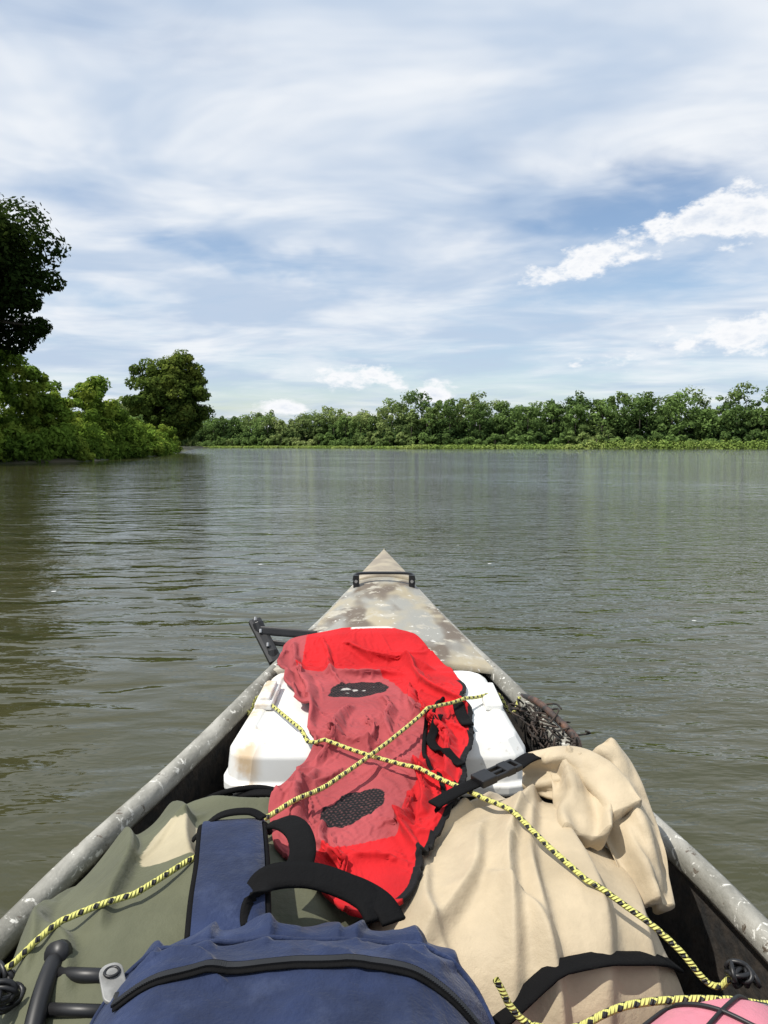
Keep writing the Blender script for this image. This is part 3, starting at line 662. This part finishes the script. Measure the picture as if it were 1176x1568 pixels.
# ---------- water
m,nt,b=nmat('river_water'); geo=N(nt,'ShaderNodeNewGeometry'); P=geo.outputs['Position']
mp=N(nt,'ShaderNodeMapping'); mp.inputs['Scale'].default_value=(.55,1.25,1); nt.links.new(P,mp.inputs[0]); q=mp.outputs[0]
M=lambda a,bb: math_(nt,'MULTIPLY',a,bb)
spx=N(nt,'ShaderNodeSeparateXYZ'); nt.links.new(P,spx.inputs[0])
n1=noise_(nt,q,.5,1,.5,.6); n2=noise_(nt,q,2.6,2,.55,.4); n3=noise_(nt,q,9,3,.6,.2)
calm=ramp(nt,noise_(nt,P,.10,2),.34,.58)
lee=ramp(nt,math_(nt,'ADD',spx.outputs[0],math_(nt,'MULTIPLY',spx.outputs[1],.22)),-3.0,3.0)
rough=M(calm,math_(nt,'ADD',M(lee,.9),.1))
h=math_(nt,'ADD',M(n1,.055),math_(nt,'ADD',M(n2,.044),M(M(n3,math_(nt,'ADD',M(rough,.9),.10)),.036)))
bn=N(nt,'ShaderNodeBump'); bn.inputs['Distance'].default_value=1; bn.inputs['Strength'].default_value=1
nt.links.new(h,bn.inputs['Height']); nt.links.new(bn.outputs[0],b.inputs['Normal'])
vo=N(nt,'ShaderNodeTexVoronoi'); vo.inputs['Scale'].default_value=1.6; nt.links.new(P,vo.inputs['Vector'])
foam=math_(nt,'LESS_THAN',vo.outputs['Distance'],.026)
c=mixc(nt,noise_(nt,P,.3,2),(.056,.052,.022),(.036,.040,.018)); c=mixc(nt,foam,c,(.6,.6,.58))
nt.links.new(c,b.inputs['Base Color']); b.inputs['Roughness'].default_value=.03; b.inputs['IOR'].default_value=1.333
bm=bmesh.new()
outer=[bm.verts.new((x,y,0)) for x,y in ((-3000,-3000),(3000,-3000),(3000,3500),(-3000,3500))]
def wl(y):
    g=float(np.interp(y,ys,zs));k=keel(y);wd=float(np.interp(y,ys,ws))
    if k>=0: return 0
    s_=(g/(g-k))**(1/.75); cx=math.sqrt(max(0,1-s_*s_)); return cx**.55*wd-.004
yy=[y for y in ys if wl(y)>.004]
hole=[bm.verts.new((-wl(y),y,0)) for y in yy]+[bm.verts.new((wl(y),y,0)) for y in yy[::-1]]
E=[]
for L_ in (outer,hole):
    for i_ in range(len(L_)): E.append(bm.edges.new((L_[i_],L_[(i_+1)%len(L_)])))
bmesh.ops.triangle_fill(bm,use_beauty=True,use_dissolve=False,edges=E)
for f in bm.faces:
    if f.normal.z<0: f.normal_flip()
me=bpy.data.meshes.new('river_water'); bm.to_mesh(me); bm.free(); me.materials.append(m)
wo=bpy.data.objects.new('river_water',me); sc.collection.objects.link(wo)

# ---------- vegetation
fm_near=foliage_mat('foliage_bush',(.030,.062,.010),(.19,.30,.045),(.30,.35,.055),.5)
fm_oak_shaded=foliage_mat('foliage_oak_shaded',(.012,.024,.007),(.035,.06,.014),(.05,.075,.016),.4)  # leaf colours darkened to paint in the shade on the oak's near side
fm_lone=foliage_mat('foliage_lone',(.035,.065,.016),(.15,.21,.04),(.23,.26,.05),.25)
fm_far=foliage_mat('foliage_far',(.030,.058,.020),(.18,.275,.08),(.30,.35,.13),.035)
fm_grass=foliage_mat('foliage_grass',(.14,.22,.05),(.30,.40,.10),(.36,.42,.13),.05)
bark=simple('bark',(.06,.05,.04),.9,.2,8)
def crown(c,r,n,br,shell=.55):
    d=rng.normal(size=(n,3)); d/=np.linalg.norm(d,axis=1)[:,None]
    rr=rng.uniform(shell,1,n)
    lump=np.array([1+.2*noise.noise((v[0]*1.7+c[0],v[1]*1.7,v[2]*1.7)) for v in d])
    C=np.array(c)+d*np.array(r)*(rr*lump)[:,None]*(1-br*.6)
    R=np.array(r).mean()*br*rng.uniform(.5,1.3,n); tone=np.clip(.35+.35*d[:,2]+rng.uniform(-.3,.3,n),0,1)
    return C,R,tone
def tree(name,base,c,r,n,br,per,size,mat,tr,limbs=9):
    e=empty(name)
    C,R,t=crown(c,r,n,br); V,sh=leaves(C,R,per,size,tone=t)
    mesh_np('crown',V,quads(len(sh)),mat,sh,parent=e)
    b=Vector(base); cc=Vector(c); top=Vector((cc.x,cc.y,cc.z+r[2]*.6))
    path=[b+(top-b)*k+Vector((math.sin(k*5)*.2,0,0)) for k in np.linspace(0,1,8)]
    parts=[tube(path,[tr*(1-.8*k) for k in np.linspace(0,1,8)],10)]
    for L in range(limbs):
        k=.25+.5*L/limbs; p0=b+(top-b)*k; j=rng.integers(n); p1=Vector(C[j]); mid=p0.lerp(p1,.5)+Vector((0,0,-.3))
        parts.append(tube([p0,mid,p1],[tr*.4,tr*.25,tr*.08],6))
    V,F=merge(parts); obj('trunk_and_limbs',V,F,bark,e)
    return e
tree('oak_tree',(-25.5,40,.5),(-23.0,38.5,9.8),(6.9,6,5.4),230,.20,330,.14,fm_oak_shaded,.45,14)
tree('maple_tree',(-32.3,112,.5),(-32.2,111,8.0),(6.8,5.5,7.2),200,.18,210,.24,fm_lone,.4,12)
sites=[(-25,41,7.4,2.8),(-22.6,44,7.0,2.3),(-21.8,46,6.0,2),(-20.8,48,4.6,2),(-21.2,54,6.1,1.9),(-21.5,58,4.6,2),(-21.6,62,3.2,1.8),(-22,68,2.5,1.8),(-24.5,54,5.8,2.6),(-27,50,7,3),(-25,64,5,2.6),(-25,75,3.5,2.2),(-27.5,88,3.6,2.5),(-29,97,3.8,2.6),(-31,104,3.4,2.6),(-27,36,6,3),(-30,30,6,3),(-29,80,5,3),(-33,95,4,3)]
for y in np.arange(33,84,1.3):
    sites.append((float(fleft(y))+rng.uniform(-.9,-.2),y,rng.uniform(1.1,2.4),1.1))
Cs=[];Rs=[];Ts=[]
for x,y,hgt,r in sites:
    n=int(9+hgt*7); t0=rng.uniform(-.2,.2)
    z=rng.uniform(.02,1,n); a=rng.uniform(0,6.28,n); rr=r*np.sqrt(rng.uniform(.1,1,n))*np.sqrt(np.clip(1.05-z**2,0,1))
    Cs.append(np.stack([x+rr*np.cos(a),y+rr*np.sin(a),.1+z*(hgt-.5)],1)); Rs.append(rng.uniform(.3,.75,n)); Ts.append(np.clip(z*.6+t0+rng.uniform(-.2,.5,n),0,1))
C=np.concatenate(Cs);R=np.concatenate(Rs);T=np.concatenate(Ts); V,sh=leaves(C,R,130,.14,tone=T)
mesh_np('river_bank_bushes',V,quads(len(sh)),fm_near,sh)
Cs=[];Rs=[];Ts=[];TV=[]
def site(x,y,ht,r,tb=0,n=38,f=(.20,.36)):
    d=rng.normal(size=(n,3)); d/=np.linalg.norm(d,axis=1)[:,None]
    k=rng.uniform(.62,.95,n)[:,None]
    cz_=ht*.53; rz=ht*.49; wid=rng.uniform(.7,1.1)
    lean=rng.uniform(-.8,.8)
    Cs.append(np.stack([x+d[:,0]*k[:,0]*r*wid+lean*d[:,2],y+d[:,1]*k[:,0]*r*.88,np.maximum(cz_+d[:,2]*k[:,0]*rz*.90,.6)],1))
    Rs.append(r*rng.uniform(f[0],f[1],n)); t0=rng.uniform(-.5,.42)
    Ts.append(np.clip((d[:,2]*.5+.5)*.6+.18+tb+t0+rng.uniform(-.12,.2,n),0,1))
    TV.append(tube([(x,y,0),(x,y,ht*.7)],[.3,.1],5))
for row in range(3):
    x=-190.
    while x<330:
        yb=float(gfar(x)); r=rng.uniform(3.4,8.6); x+=r*.72
        y=yb+8+row*8+rng.uniform(-2,3)
        ht=(15.8+row*1.3+4.2*noise.noise((x*.03,row*2.1,5))+(r-6)*1.1+rng.uniform(-2.2,2.0))*(1.10*(y/255)**.3 if x>0 else 1)
        site(x,y,ht,r); x+=r*.72
x=-150.
while x<330:
    site(x,float(gfar(x))+3+rng.uniform(-1,2),rng.uniform(3,7),rng.uniform(2,3.6),.12,16,(.26,.46)); x+=rng.uniform(2.5,5)
for y in np.arange(125,410,7.):
    for row in range(2):
        site(float(fleft(y))-7-row*9,y+rng.uniform(-2,2),rng.uniform(10,14)*(.5 if y<160 else 1),rng.uniform(3,4.5),0,18,(.26,.46))
C=np.concatenate(Cs);R=np.concatenate(Rs);T=np.concatenate(Ts); V,sh=leaves(C,R,42,.55,tone=T,jit=.35)
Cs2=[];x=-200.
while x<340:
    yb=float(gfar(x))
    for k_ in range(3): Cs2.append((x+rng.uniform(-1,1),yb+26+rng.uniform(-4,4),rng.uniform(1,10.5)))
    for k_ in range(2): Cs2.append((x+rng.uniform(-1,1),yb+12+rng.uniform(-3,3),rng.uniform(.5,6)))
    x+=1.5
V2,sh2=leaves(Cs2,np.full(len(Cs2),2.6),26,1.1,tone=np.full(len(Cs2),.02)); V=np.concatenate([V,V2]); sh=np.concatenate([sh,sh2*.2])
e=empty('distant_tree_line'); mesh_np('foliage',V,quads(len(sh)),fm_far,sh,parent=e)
V,F=merge(TV); obj('trunks',V,F,bark,e)
Cs=[];Rs=[]
x=-100.
while x<330:
    yb=float(gfar(x)); dens=1.15 if x>70 else (.6 if x>10 else .4)
    Cs.append((x,yb+rng.uniform(-6,1),.5*dens)); Rs.append((1.7,1.6,(1.3+rng.uniform(0,.9))*dens*1.25)); x+=.5
V,sh=leaves(Cs,Rs,50,.4,up=.9); mesh_np('shore_grass',V,quads(len(sh)),fm_grass,sh)
